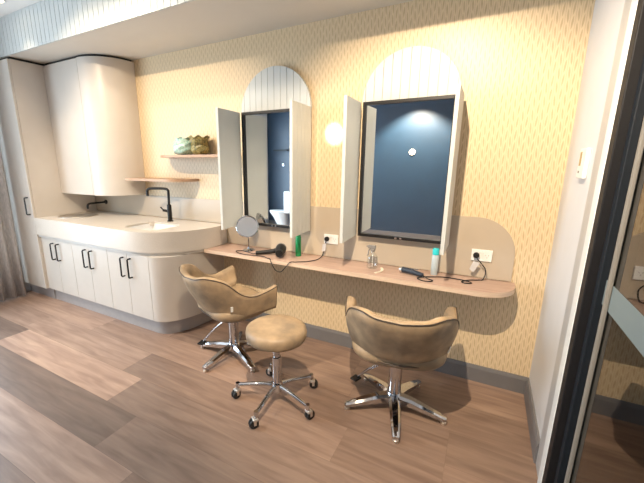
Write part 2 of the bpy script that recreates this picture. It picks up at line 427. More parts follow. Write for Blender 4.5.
# base cabinets: three two-door units and the curved end
units = [(-4.343, -3.800), (-3.798, -3.252), (-3.250, -2.712)]
labels = ['cream two-door base cupboard next to the tall cupboard', 'cream two-door base cupboard in the middle of the run under the counter', 'cream two-door base cupboard next to the curved end']
YD = -.631
for (x0, x1), lb in zip(units, labels):
    t = empty('base_cabinet', ((x0 + x1) / 2, 0, 0)); tag(t, lb, 'cupboard', 'base cupboards under the basin counter'); hw = (x1 - x0) / 2
    bm = BM(); 
    for q in (-hw, hw - .016): box(bm, q, q + .016, -.61, -.002, .139, .70)
    box(bm, -hw + .016, hw - .016, -.61, -.002, .139, .155); box(bm, -hw + .016, hw - .016, -.012, -.002, .155, .70)
    obj('body', bm, M_cab, t)
    for s in (-1, 1):
        bm = BM(); a, b_ = (-hw + .001, -.0015) if s < 0 else (.0015, hw - .001)
        box(bm, a, b_, YD, YD + .018, .139, .699, .0015); dd = obj('door', bm, M_cab, t)
        handle(dd, s * .048, .49, .655, YD)
t = empty('curved_cabinet', (-2.71, 0, 0)); tag(t, 'curved cream end cupboard under the rounded corner of the counter', 'cupboard')
XE = -2.455
bm = BM()
pts = [(-2.709, -.002), (-2.709, YD)]
# superellipse-like sweep from the front face to the wall side
n = 26; ax_, by_ = (XE + 2.709), .52
for i in range(1, n + 1):
    th = PI / 2 * i / n
    pts.append((-2.709 + ax_ * math.sin(th) ** .9, YD + by_ * (1 - max(math.cos(th), 0) ** .9)))
pts.append((XE, -.002))
prism(bm, [(a + 2.71, b_) for a, b_ in pts], .139, .70); obj('curved_panel', bm, M_cab, t, autos=30)
bm = BM(); prism(bm, [(-4.343, -.03), (-4.343, -.581), (-2.74, -.581)] + [(-2.74 + (XE + 2.70 - .01) * math.sin(PI / 2 * i / 20) ** .9, -.581 + .50 * (1 - max(math.cos(PI / 2 * i / 20), 0) ** .9)) for i in range(1, 21)] + [(-2.51, -.03)], 0.0, .137)
tag(obj('kickboard', bm, M_kick, autos=30), 'long grey kickboard curving under the base cupboards', 'kickboard')

# counter with deep apron; cut-outs for the two basins
CR = .52; CXE = -2.40
top_out = [(XT + .001, -.009), (XT + .001, -.66)] + arc(CXE - CR, -.66 + CR, CR, -90, 0, 30) + [(CXE, -.009)]
bm = BM(); prism(bm, top_out, .728, .90)
ct = obj('countertop', bm, M_top)
SX0, SX1, SY0, SY1 = -3.12, -2.72, -.55, -.23
bm = BM(); box(bm, SX0, SX1, SY0, SY1, .60, 1.0, 0); 
es = [e for e in bm.edges if abs(e.verts[0].co.z - e.verts[1].co.z) > .1]; bmesh.ops.bevel(bm, geom=es, offset=.035, segments=5, affect='EDGES')
c1 = obj('cut', bm, M_top)
bm = BM(); lathe(bm, [(.165, .6), (.165, 1.0)], (-4.10, -.36, 0), 40); c2 = obj('cut', bm, M_top)
boolean_cut(ct, [c1, c2])
ct.data.materials.clear(); ct.data.materials.append(M_top)
for p in ct.data.polygons: p.use_smooth = True
ct.data.set_sharp_from_angle(angle=math.radians(30))
tag(ct, 'glossy cream countertop with a deep front and rounded right corner', 'countertop')
bm = BM(); off = .014
lo = [(XT + .001, -.03), (XT + .001, -.66 + off)] + arc(CXE - CR, -.66 + CR, CR - off, -90, 0, 30) + [(CXE - off, -.03)]
prism(bm, lo, .702, .7275); lb_ = obj('lower_band', bm, M_cab, ct, autos=30)
# the band is a frame, hollow inside so that the sinks hang freely
bm = BM(); box(bm, -4.30, -2.70, -.57, -.06, .5, .9); cc = obj('cut', bm, M_cab); boolean_cut(lb_, [cc]); lb_.data.materials.clear(); lb_.data.materials.append(M_cab)
bm = BM(); box(bm, -4.30, -2.70, -.59, -.08, .5, .862)
cc = obj('cut', bm, M_top); boolean_cut(ct, [cc]); ct.data.materials.clear(); ct.data.materials.append(M_top)

# rectangular sink
def rrect(x0, x1, y0, y1, r, n=5):
    return arc(x1 - r, y1 - r, r, 0, 90, n) + arc(x0 + r, y1 - r, r, 90, 180, n) + arc(x0 + r, y0 + r, r, 180, 270, n) + arc(x1 - r, y0 + r, r, 270, 360, n)
def loft(bm, loops, cap0=True, cap1=True):
    R = [[bm.verts.new(p) for p in lp] for lp in loops]; n = len(R[0])
    for a, b_ in zip(R[:-1], R[1:]):
        for k in range(n): bm.faces.new((a[k], a[(k + 1) % n], b_[(k + 1) % n], b_[k]))
    if cap0: bm.faces.new(R[0][::-1])
    if cap1: bm.faces.new(R[-1])
    return R
bm = BM()
def rl(d_, z, r): return [(a, b_, z) for a, b_ in rrect(SX0 + d_, SX1 - d_, SY0 + d_, SY1 - d_, r)]
loft(bm, [rl(-.012, .860, .035), rl(.002, .860, .034), rl(.003, .885, .034), rl(.006, .885, .032), rl(.010, .835, .03), rl(.02, .798, .03), rl(.05, .790, .03)][1:], False, True)
loft(bm, [rl(.002, .885, .034), rl(.001, .790, .034), rl(.02, .778, .03)], False, True)
sk = tag(obj('rectangular_sink', bm, M_ceramic, autos=40), 'white rectangular sink set into the counter under the tall mixer tap', 'sink')
bm = BM(); lathe(bm, [(.03, .7905), (.03, .794), (.022, .795), (0, .793)], ((SX0 + SX1) / 2, (SY0 + SY1) / 2, 0), 24); obj('drain', bm, M_chrome, sk)
# round basin
bm = BM(); cxb, cyb = -4.10, -.36
lathe(bm, [(.183, .9005), (.186, .904), (.180, .907), (.160, .904), (.150, .86), (.12, .80), (.06, .775), (0, .772), ], (cxb, cyb, 0), 40)
rb = tag(obj('round_basin', bm, M_steel, smooth=True), 'round steel basin set into the counter under the wall spout', 'sink')
bm = BM(); lathe(bm, [(.02, .774), (.02, .779), (0, .779)], (cxb, cyb, 0), 20); obj('drain', bm, M_chrome, rb)

# wall spout
t = empty('wall_spout', (-4.14, -.008, 1.01)); tag(t, 'black wall-mounted spout reaching over the round basin', 'tap')
bm = BM(); lathe(bm, [(.026, 0), (.026, .008), (.020, .012)], (0, 0, 0), 24, (0, -1, 0)); obj('wall_plate', bm, M_black, t, autos=30)
bm = BM(); tube(bm, smooth_path([(0, -.008, 0), (0, -.10, 0), (0, -.19, -.002), (0, -.215, -.02), (0, -.217, -.055)], 5), .011, 12); obj('spout', bm, M_black, t, smooth=True)
# tall mixer
t = empty('mixer_tap', (-2.975, -.14, .90)); tag(t, 'tall black gooseneck mixer tap behind the rectangular sink', 'tap')
bm = BM(); lathe(bm, [(.029, 0), (.029, .006), (.021, .010), (.021, .155), (.014, .160)], (0, 0, 0), 24); obj('tap_body', bm, M_black, t, autos=30)
bm = BM(); tube(bm, smooth_path([(0, 0, .158), (.004, 0, .27), (0, 0, .292), (-.025, -.006, .305), (-.10, -.03, .308), (-.18, -.055, .305), (-.205, -.062, .29), (-.208, -.064, .27), (-.208, -.064, .235)], 5), .012, 12); obj('spout', bm, M_black, t, smooth=True)
bm = BM(); cyl(bm, (-.010, -.005, .095), (-.055, -.028, .105), .012, 14); tube(bm, [(-.05, -.026, .105), (-.075, -.038, .135)], .006, 10); obj('lever', bm, M_black, t)

# ------------------------------------------------------------------ wall shelves
bm = BM(); prism(bm, [(-3.45, -.001), (-3.45, -.23)] + arc(-2.71 - .20, -.23 + .20, .20, -90, 0, 14) + [(-2.71, -.001)], 1.276, 1.298)
tag(obj('wall_shelf', bm, M_shelf, autos=30), 'bare wooden wall shelf low beside the overhead cupboard', 'shelf')
bm = BM(); prism(bm, [(-3.08, -.001)] + arc(-3.08 + .2, -.21 + .20, .20, 180, 270, 14) + [(-2.22, -.21), (-2.22, -.001)], 1.487, 1.509)
tag(obj('wall_shelf', bm, M_shelf, autos=30), 'upper wooden wall shelf carrying two textured vases', 'shelf')

def bumpy_vase(name, c, prof, m, label, seed, flare=0.0):
    rng = random.Random(seed); bm = BM(); seg = 40; rings = []
    P = smooth_path([(r, 0, z) for r, z in prof], 4)
    outer = [(p.x, p.z) for p in P]
    for j, (r, z) in enumerate(outer):
        t = j / (len(outer) - 1)
        ring = []
        for k in range(seg):
            a = 2 * PI * k / seg
            rr = r * (1 + .045 * math.sin(a * 8 + z * 90) + .04 * math.sin(a * 5 - z * 130 + seed)) + rng.uniform(-.0018, .0018)
            zz = z + (flare * math.sin(a * 7 + seed) * max(0, t - .75) * 4)
            ring.append((c[0] + rr * math.cos(a), c[1] + rr * math.sin(a), c[2] + max(zz, 0)))
        rings.append(ring)
    top = rings[-1]
    for s, dz in ((.90, -.004), (.82, -.03), (.80, -.07)):
        rings.append([(c[0] + (p[0] - c[0]) * s, c[1] + (p[1] - c[1]) * s, p[2] + dz) for p in top])
    loft(bm, rings, True, True)
    return tag(obj(name, bm, m, smooth=True), label, 'vase')
bumpy_vase('textured_vase', (-2.76, -.11, 1.5095), [(.05, 0), (.085, .02), (.094, .055), (.086, .10), (.066, .13), (.072, .145)], M_mint, 'mint green textured round vase at the left on the upper shelf', 3, .006)
bumpy_vase('textured_vase', (-2.575, -.105, 1.5095), [(.048, 0), (.07, .02), (.076, .05), (.064, .09), (.066, .115), (.088, .15)], M_gold, 'olive and gold textured vase with a ragged rim on the upper shelf', 8, .010)

# ------------------------------------------------------------------ wall bench
bm = BM(); BD = -.290
lx = lambda y: (CXE - CR) + math.sqrt(max(CR * CR - (y - (-.66 + CR)) ** 2, 0)) + .001
left = [(lx(BD + (0 - BD) * i / 8) if BD + (0 - BD) * i / 8 < -.14 else CXE + .001, BD + (-.009 - BD) * i / 8) for i in range(9)]
out = left[::-1] + arc(-.155 - .21, BD + .21, .21, -90, 0, 16) + [(-.155, -.009)]
prism(bm, out, .697, .726)
be = obj('wall_bench', bm, [M_bench, M_bench_e], autos=30)
for p in be.data.polygons:
    if abs(p.normal.z) < .5: p.material_index = 1
tag(be, 'long pinkish wooden wall bench below both shuttered mirrors', 'bench')

# ------------------------------------------------------------------ mirrors with shutters
def shuttered_mirror(cx, hw, label, angL, angR):
    t = empty('shuttered_mirror', (cx, -.009, .93)); tag(t, label, 'mirror', 'shuttered salon mirrors')
    z1 = .905; r = hw
    top = lambda x: z1 + math.sqrt(max(r * r - x * x, 0)) * 1.0
    bm = BM(); prism(bm, [(r * math.cos(PI * i / 40), z1 + r * math.sin(PI * i / 40)) for i in range(41)], -.018, -.001, 'xz')
    boards_xz(bm, -r + .001, r - .001, .056, lambda x: z1 + math.sqrt(max((r - .0005) ** 2 - x * x, 0)), z1 + .001, -.028, -.018, .003)
    obj('arch_panel', bm, M_vj, t)
    fw = .020; iw = hw - .012
    bm = BM()
    box(bm, -iw, -iw + fw, -.050, -.001, 0, .905, .001); box(bm, iw - fw, iw, -.050, -.001, 0, .905, .001)
    box(bm, -iw + fw, iw - fw, -.050, -.001, 0, fw, .001); box(bm, -iw + fw, iw - fw, -.050, -.001, .905 - fw, .905, .001)
    obj('frame', bm, M_black, t)
    bm = BM(); box(bm, -iw + fw + .0003, iw - fw - .0003, -.034, -.010, fw + .0003, .905 - fw - .0003); obj('mirror_glass', bm, M_mirror, t)
    for s in (-1, 1):
        bm = BM(); box(bm, s * .016 - .008, s * .016 + .008, -.054, -.050, .004, .016, .001); obj('catch', bm, M_chrome, t)
    wl = hw - .008
    for s, an in ((-1, angL), (1, angR)):
        # closed leaf lies over the mirror; turned about its hinge by the opening angle
        bm = BM()
        box(bm, 0, wl, -.012, 0.0, .002, .903, .001)         # flat inner skin, at +y side when closed
        boards_xz(bm, 0, wl, .056, .903, .002, -.020, -.012, .003)   # grooved outer face
        if s > 0:
            for v in bm.verts: v.co.x = -v.co.x
        sh = obj('shutter', bm, M_vj, t); sh.location = (s * hw, -.0515, 0); sh.rotation_euler.z = -math.radians(an) if s < 0 else math.radians(an)
        sh['label'] = 'left shutter folded open' if s < 0 else 'right shutter folded open'
        bm = BM(); cyl(bm, (0, -.006, .01), (0, -.006, .895), .004, 8); obj('hinge', bm, M_steel, sh)
    return t
shuttered_mirror(-1.86, .31, 'arched shuttered mirror on the left, nearer the basins', 84, 92)
shuttered_mirror(-.862, .30, 'arched shuttered mirror on the right, nearer the glass door', 88, 90)

# ------------------------------------------------------------------ power points
def outlet(x, z, label):
    t = empty('power_outlet', (x, -.009, z)); tag(t, label, 'power outlet', 'double power outlets on the splashback')
    bm = BM(); box(bm, -.058, .058, -.010, 0, -.037, .037, .003); obj('plate', bm, M_white, t)
    for s in (-1, 1):
        bm = BM()
        for dx, ang in ((-.008, .45), (.008, -.45)):
            b2 = BM(); box(b2, -.0012, .0012, -.0006, .0006, -.004, .004)
            for v in b2.verts:
                x_, z_ = v.co.x, v.co.z
                v.co = Vector((s * .030 + dx + x_ * math.cos(ang) - z_ * math.sin(ang), -.0105 + v.co.y, .004 + x_ * math.sin(ang) + z_ * math.cos(ang)))
            me_ = bpy.data.meshes.new('tmp'); b2.to_mesh(me_); b2.free(); bm.from_mesh(me_); bpy.data.meshes.remove(me_)
        box(bm, s * .030 - .0012, s * .030 + .0012, -.0111, -.0099, -.014, -.006)
        obj('socket', bm, M_grey, t)
        bm = BM(); box(bm, s * .010 - .005, s * .010 + .005, -.0145, -.010, .016, .028, .001); obj('switch', bm, M_white, t)
    return t
outlet(-1.372, .872, 'white double power outlet between the two mirrors')
outlet(-.350, .876, 'white double power outlet right of the right-hand mirror')

# thermostat / wall control
t = empty('wall_control', (0, -.440, 1.44)); tag(t, 'small white wall control with a gold display on the white right wall', 'wall control')
bm = BM(); box(bm, -.016, 0, -.062, .062, -.064, .064, .004); obj('plate', bm, M_white, t)
bm = BM(); box(bm, -.0175, -.0158, .008, .040, -.010, .050, .0005); obj('display', bm, mat('gold_display', (.36, .26, .12), .3), t)
bm = BM(); box(bm, -.0175, -.0158, .010, .034, -.042, -.032, .0005); obj('button', bm, M_grey, t)

# ------------------------------------------------------------------ things on the bench
ZT = .7262
# makeup mirror
t = empty('makeup_mirror', (-2.062, -.140, ZT)); tag(t, 'small round chrome makeup mirror on a stand at the left of the bench', 'mirror')
bm = BM(); lathe(bm, [(.05, 0), (.052, .004), (.045, .010), (.012, .016), (.008, .03)], (0, 0, 0), 32); obj('base', bm, M_chrome, t, autos=40)
bm = BM(); cyl(bm, (0, 0, .015), (0, 0, .125), .006, 12); obj('stem', bm, M_chrome, t)
ax = Vector((.48, -.80, .34)).normalized()
cM = Vector((0, -.012, .205))
bm = BM(); side = Vector((ax.y, -ax.x, 0)).normalized(); up = ax.cross(side) * (-1)
ring = [cM + .088 * (math.cos(2 * PI * k / 40) * side + math.sin(2 * PI * k / 40) * up) for k in range(41)]
tube(bm, ring, .006, 8); lathe(bm, [(.086, -.008), (.080, -.014), (0, -.016)], cM, 32, ax); obj('rim', bm, M_chrome, t, autos=40)
bm = BM(); lathe(bm, [(.084, -.006), (.084, .001), (0, .001)], cM, 40, ax); obj('mirror_glass', bm, M_mirror, t, autos=30)

# hair dryer lying on its side
hd = empty('hair_dryer', (-1.83, -.15, ZT)); tag(hd, 'black hair dryer lying with its cord on the bench', 'hair dryer')
def L_(p): return (p[0] + 1.83, p[1] + .15, p[2] - ZT)
bm = BM(); A = Vector(L_((-1.775, -.085, .775))); Bv = Vector(L_((-1.715, -.215, .768)))
dr = (Bv - A); ln = dr.length
lathe(bm, [(.020, -.015), (.034, 0), (.040, .02), (.042, ln * .5), (.038, ln * .8), (.030, ln)], A, 28, dr); obj('barrel', bm, M_blackp, hd, autos=50)
bm = BM(); lathe(bm, [(.0415, .0), (.0435, .004), (.0435, .018), (.0425, .022)], A + dr.normalized() * .018, 28, dr); obj('rear_ring', bm, M_grey, hd, autos=50)
bm = BM(); lathe(bm, [(.030, 0), (.031, .02), (.027, .035)], Bv, 24, dr); obj('nozzle', bm, M_blackp, hd, autos=50)
bm = BM(); tube(bm, smooth_path([L_((-1.765, -.15, .768)), L_((-1.83, -.175, .752)), L_((-1.90, -.215, .745)), L_((-1.925, -.235, .744))], 5), .020, 14, .014); obj('handle', bm, M_blackp, hd, smooth=True)
zc = .7305
cord = [(-1.92, -.232, .742), (-1.96, -.225, zc), (-2.03, -.200, zc), (-2.10, -.190, zc), (-2.13, -.225, zc), (-2.06, -.268, zc), (-1.98, -.275, zc), (-1.91, -.262, zc), (-1.84, -.262, zc + .003), (-1.79, -.280, zc), (-1.755, -.292, zc), (-1.735, -.300, .700), (-1.70, -.300, .652), (-1.655, -.300, .645), (-1.61, -.300, .690), (-1.575, -.298, zc), (-1.54, -.27, zc), (-1.49, -.23, zc), (-1.45, -.18, zc), (-1.43, -.11, zc), (-1.425, -.06, .745), (-1.412, -.042, .80), (-1.405, -.042, .845), (-1.402, -.036, .872)]
bm = BM(); tube(bm, smooth_path([L_(p) for p in cord], 6), .0032, 8); obj('cord', bm, M_blackp, hd, smooth=True)
bm = BM(); lathe(bm, [(.017, 0), (.018, .006), (.018, .020), (.012, .028)], L_((-1.402, -.0185, .873)), 20, (0, -1, 0)); obj('plug', bm, M_blackp, hd, autos=40)
bm = BM(); prism(bm, [(-1.425 + 1.83, .835 - ZT), (-1.395 + 1.83, .845 - ZT), (-1.402 + 1.83, .782 - ZT), (-1.432 + 1.83, .776 - ZT)], -.054 + .15, -.0525 + .15, 'xz'); obj('test_tag', bm, M_tag, hd)

# hair clipper
hc = empty('hair_clipper', (-.70, -.16, ZT)); tag(hc, 'blue and silver hair clipper with its black cord on the bench', 'hair clipper')
def K_(p): return (p[0] + .70, p[1] + .16, p[2] - ZT)
bm = BM(); pts = smooth_path([K_((-.80, -.135, .748)), K_((-.76, -.150, .750)), K_((-.71, -.170, .748)), K_((-.665, -.188, .745))], 4)
tube(bm, pts, .020, 16, .014); obj('clipper_body', bm, M_bluec, hc, smooth=True)
bm = BM(); dr = Vector((-.04, .015, 0)).normalized(); A = Vector(K_((-.80, -.135, .748)))
lathe(bm, [(.019, 0), (.021, .010), (.016, .022)], A, 16, dr); obj('blade_head', bm, M_steel, hc, autos=40)
bm = BM(); box(bm, -.04, .0, -.006, .006, .041, .046, .002); sw = obj('switch', bm, M_chrome, hc)
bm = BM(); tube(bm, smooth_path([K_((-.66, -.19, .742)), K_((-.63, -.20, zc)), K_((-.60, -.22, zc)), K_((-.615, -.25, zc)), K_((-.66, -.25, zc)), K_((-.69, -.225, zc + .004)), K_((-.66, -.175, zc)), K_((-.62, -.15, zc)), K_((-.55, -.115, zc)), K_((-.46, -.115, zc)), K_((-.41, -.13, zc)), K_((-.385, -.155, zc)), K_((-.42, -.175, zc)), K_((-.44, -.15, zc)), K_((-.40, -.10, zc)), K_((-.35, -.07, zc)), K_((-.325, -.06, .738)), K_((-.318, -.045, .79)), K_((-.345, -.045, .83)), K_((-.372, -.045, .86)), K_((-.379, -.036, .877))], 6), .0034, 8); obj('cord', bm, M_blackp, hc, smooth=True)
bm = BM(); lathe(bm, [(.017, 0), (.018, .006), (.018, .020), (.012, .028)], K_((-.380, -.0185, .877)), 20, (0, -1, 0)); obj('plug', bm, M_blackp, hc, autos=40)
bm = BM(); prism(bm, [(K_((-.39, 0, 0))[0], .845 - ZT), (K_((-.355, 0, 0))[0], .835 - ZT), (K_((-.385, 0, 0))[0], .772 - ZT), (K_((-.41, 0, 0))[0], .790 - ZT)], -.0545 + .16, -.053 + .16, 'xz'); obj('test_tag', bm, M_tag, hc)

# bottles
t = empty('green_bottle', (-1.615, -.095, ZT)); tag(t, 'green bottle standing under the left mirror\'s right shutter', 'bottle')
bm = BM(); lathe(bm, [(.020, 0), (.0225, .004), (.0225, .150), (.018, .162)], (0, 0, 0), 28); obj('body', bm, M_green, t, autos=40)
bm = BM(); lathe(bm, [(.016, .1625), (.016, .19), (.012, .194)], (0, 0, 0), 24); obj('cap', bm, M_green, t, autos=40)
t = empty('capped_can', (-.612, -.075, ZT)); tag(t, 'slim pale can with a teal cap under the right mirror', 'can')
bm = BM(); lathe(bm, [(.019, 0), (.021, .004), (.021, .128), (.018, .136)], (0, 0, 0), 28); obj('body', bm, M_pale, t, autos=40)
bm = BM(); lathe(bm, [(.0205, .1365), (.0205, .172), (.017, .177), (0, .178)], (0, 0, 0), 24); obj('cap', bm, M_teal, t, autos=40)
t = empty('spray_bottle', (-1.012, -.125, ZT)); tag(t, 'clear spray bottle with a grey trigger head on the bench', 'spray bottle')
bm = BM(); lathe(bm, [(.034, .0005), (.037, .004), (.037, .075), (.030, .095), (.014, .110), (.013, .118)], (0, 0, 0), 32); obj('bottle', bm, M_clearp, t, autos=50)
bm = BM(); lathe(bm, [(.0155, .1185), (.0155, .135), (.012, .138)], (0, 0, 0), 20); obj('collar', bm, M_grey, t, autos=40)
bm = BM(); box(bm, -.035, .020, -.010, .010, .138, .162, .004); cyl(bm, (-.035, 0, .152), (-.045, 0, .152), .006, 12); obj('spray_head', bm, M_grey, t)
bm = BM(); tube(bm, smooth_path([(-.018, 0, .138), (-.030, 0, .120), (-.032, 0, .095), (-.038, 0, .085)], 4), .0045, 8); obj('trigger', bm, M_grey, t, smooth=True)
bm = BM(); cyl(bm, (0, 0, .008), (0, 0, .118), .002, 8); obj('dip_tube', bm, M_white, t)
# comb: pale, curved back, lying beside the spray bottle
bm = BM(); sp = smooth_path([(-.955, -.10, 0), (-.935, -.14, 0), (-.935, -.19, 0), (-.96, -.235, 0)], 8)
n = len(sp); LO = []
for i, p in enumerate(sp):
    tt = (sp[min(i + 1, n - 1)] - sp[max(i - 1, 0)]).normalized(); nn = Vector((-tt.y, tt.x, 0))
    w_ = .008
    LO.append([p + nn * w_ + Vector((0, 0, ZT + .0003)), p - nn * w_ + Vector((0, 0, ZT + .0003)), p - nn * w_ + Vector((0, 0, ZT + .004)), p + nn * w_ + Vector((0, 0, ZT + .006))])
loft(bm, LO)
tag(obj('hair_clip', bm, M_comb), 'pale curved hair clip lying on the bench beside the spray bottle', 'hair clip')

# ------------------------------------------------------------------ salon chairs
def star_base(t, n, r, hub_z, hub_r, rise, foot, m, start=0.0, w0=.026, w1=.015):
    for k in range(n):
        a = start + 2 * PI * k / n; c, s = math.cos(a), math.sin(a)
        bm = BM(); LO = []
        for q, (rad, zt, zb, w_) in enumerate(((hub_r * .7, hub_z, hub_z - .05, w0), (r * .35, hub_z - .006, hub_z - .048, w0 * .92), (r * .7, hub_z - rise * .6, hub_z - rise * .6 - .030, (w0 + w1) / 2), (r * .97, hub_z - rise, hub_z - rise - .020, w1), (r, hub_z - rise - .004, hub_z - rise - .018, w1 * .7))):
            ring = []
            for (u, v) in ((-1, 0), (-1, .7), (-.55, 1), (.55, 1), (1, .7), (1, 0)):
                z = zb + (zt - zb) * v; ring.append((rad * c - u * w_ * s, rad * s + u * w_ * c, z))
            LO.append(ring)
        loft(bm, LO); lg = obj('leg', bm, m, t, autos=35)
        foot(lg, r * .95 * c, r * .95 * s, a, k, hub_z - rise - .018)

def chair_shell():
    half = [(0, -.352), (.12, -.336), (.200, -.290), (.265, -.190), (.294, -.09), (.308, 0), (.320, .10), (.324, .180)]
    zt = [.336, .344, .358, .322, .232, .200, .216, .238]       # rim height above the shell's base
    zb = [.0, .0, .0, .008, .026, .046, .062, .072]
    sb = [.50, .50, .52, .60, .70, .80, .88, .93]
    S = smooth_path([(a, b_, 0) for a, b_ in half], 5); ZT_ = smooth_path([(z, 0, 0) for z in zt], 5); ZB_ = smooth_path([(z, 0, 0) for z in zb], 5); SB_ = smooth_path([(z, 0, 0) for z in sb], 5)
    n = len(S)
    st = [(-S[i].x, S[i].y, ZT_[i].x, ZB_[i].x, SB_[i].x) for i in range(n - 1, 0, -1)] + [(S[i].x, S[i].y, ZT_[i].x, ZB_[i].x, SB_[i].x) for i in range(n)]
    return st
def make_shell_bm(th=.052):
    st = chair_shell(); N = len(st); bm = BM(); LO = []
    for i, (x, y, zt, zb, sb) in enumerate(st):
        a = Vector(st[max(i - 1, 0)][:2] + (0,)); b_ = Vector(st[min(i + 1, N - 1)][:2] + (0,))
        tan = (b_ - a).normalized(); nrm = Vector((tan.y, -tan.x, 0))      # outward
        if nrm.dot(Vector((x, y, 0))) < 0: nrm = -nrm
        p = Vector((x, y, 0)); ring = []
        sc = [sb + (1 - sb) * k for k in (0, .20, .44, .70, .90, 1.0)]; tz = [0, .12, .30, .55, .80, .95]
        for s_, q in zip(sc, tz): 
            sx = 1 - (1 - s_) * .62
            ring.append(Vector((x * sx, y * s_ if y < 0 else y * (.75 + .25 * s_), zb + (zt - zb) * q)))
        ring.append(p + nrm * -.006 + Vector((0, 0, zt)))
        ring.append(p + nrm * -th * .5 + Vector((0, 0, zt + .004)))
        ring.append(p + nrm * -th * .92 + Vector((0, 0, zt - .006)))
        for s_, q in ((.97, .80), (.92, .55), (.84, .34)):
            w_ = p + nrm * -th
            ring.append(Vector((w_.x * (1 - (1 - s_) * .8), w_.y * s_ if y < 0 else w_.y * (.85 + .15 * s_), zb + (zt - zb) * q + .012)))
        ring.append(Vector((ring[-1].x * .8, ring[-1].y * .8, ring[-1].z - .03)))
        ring.append(Vector((ring[0].x * .88, ring[0].y * .88, zb + .012)))
        LO.append(ring)
    loft(bm, LO); return bm, st
def make_chair(loc, rot, base_rot, lever_ang, label):
    """built facing +y; shell may turn on the column apart from the base"""
    t = empty('salon_chair', loc); tag(t, label, 'chair', 'tan salon chairs at the bench')
    R = Matrix.Rotation(rot, 4, 'Z'); Z0 = .372
    def put(name, bm, m, par=t, **k):
        bm.transform(R); return obj(name, bm, m, par, **k)
    bm, st = make_shell_bm(); bmesh.ops.translate(bm, verts=bm.verts, vec=(0, 0, Z0)); sh = put('backrest', bm, M_leather, smooth=True)
    # rim piping on the outer top edge and seam at the foot of the back
    bm = BM(); tube(bm, [(x * .996, y * .996, zt * .985 + Z0) for x, y, zt, zb, sb in st], .0035, 8); put('piping', bm, M_piping, sh, smooth=True)
    sm = [(.190, -.108, .0), (.188, -.143, .022), (.168, -.178, .036), (.10, -.214, .042), (0, -.226, .042)]
    bm = BM(); tube(bm, smooth_path([(-a_, b_, c_ + Z0) for a_, b_, c_ in sm] + [(a_, b_, c_ + Z0) for a_, b_, c_ in sm[-2::-1]], 5), .0045, 8); put('seam_piping', bm, M_piping, sh, smooth=True)
    bm = BM()
    q = Vector((.243, -.137, Z0 + .125)); box(bm, -.002, .003, -.008, .008, -.020, .020, .001)
    bmesh.ops.rotate(bm, verts=bm.verts, cent=(0, 0, 0), matrix=Matrix.Rotation(-.45, 3, 'Z') @ Matrix.Rotation(.22, 3, 'Y')); bmesh.ops.translate(bm, verts=bm.verts, vec=q + Vector((.008, -.004, 0))); put('maker_tag', bm, M_white, sh)
    # seat cushion and pan
    def seat_loop(s_, z, fy=.235): 
        return [(s_ * .262 * math.copysign(abs(math.cos(a)) ** .6, math.cos(a)), (s_ * (.225 if math.sin(a) < 0 else fy)) * math.copysign(abs(math.sin(a)) ** .75, math.sin(a)), z) for a in [2 * PI * k / 40 for k in range(40)]]
    bm = BM(); loft(bm, [seat_loop(.70, Z0 + .006), seat_loop(.90, Z0 + .012), seat_loop(.98, Z0 + .035), seat_loop(1, Z0 + .065), seat_loop(.96, Z0 + .090), seat_loop(.82, Z0 + .102), seat_loop(.4, Z0 + .106)]); put('seat', bm, M_leather, smooth=True)
    bm = BM(); loft(bm, [seat_loop(.50, Z0 - .030, .2), seat_loop(.66, Z0 - .022, .2), seat_loop(.70, Z0 + .005, .2)]); put('seat_pan', bm, M_blackp)
    bm = BM(); lathe(bm, [(.038, .085), (.038, .30), (.030, .305), (.030, .318), (.060, .322), (.060, .341)], (0, 0, 0), 28); obj('column', bm, M_chrome, t, autos=35)
    bm = BM(); lathe(bm, [(.050, .045), (.050, .085), (.040, .105), (.036, .11)], (0, 0, 0), 28); hub = obj('hub', bm, M_chrome, t, autos=35)
    def foot(lg, x, y, a, k, zt):
        bm = BM(); lathe(bm, [(.013, 0), (.015, .004), (.015, .014), (.008, .018), (.008, zt + .004)], (x, y, 0), 16); obj('glide', bm, M_steel, lg, autos=35)
    star_base(t, 5, .300, .100, .05, .052, foot, M_chrome, base_rot, .033, .019)
    # pump lever: a chrome rod that leaves the column top and drops to a pedal
    c, s = math.cos(lever_ang), math.sin(lever_ang)
    bm = BM(); tube(bm, smooth_path([(.030 * c, .030 * s, .275), (.10 * c, .10 * s, .245), (.20 * c, .20 * s, .15), (.275 * c, .275 * s, .062)], 6), .008, 10); lv = obj('pump_lever', bm, M_chrome, t, smooth=True)
    bm = BM(); box(bm, -.018, .042, -.024, .024, -.006, .006, .003)
    bmesh.ops.rotate(bm, verts=bm.verts, cent=(0, 0, 0), matrix=Matrix.Rotation(lever_ang + PI / 2, 3, 'Z')); bmesh.ops.translate(bm, verts=bm.verts, vec=(.280 * c, .280 * s, .055)); obj('pedal', bm, M_blackp, lv)
    return t
c1c = Vector((-1.935, -.535, 0))
c1 = make_chair(c1c, math.radians(68 - 90), math.atan2(-.838 + .535, -1.975 + 1.935), math.radians(190), 'tan salon chair turned towards the right, nearest the basins')
c2 = make_chair(Vector((-.722, -.535, 0)), math.radians(103 - 90), math.radians(-74), math.radians(160), 'tan salon chair with its back to the viewer, in front of the right mirror')

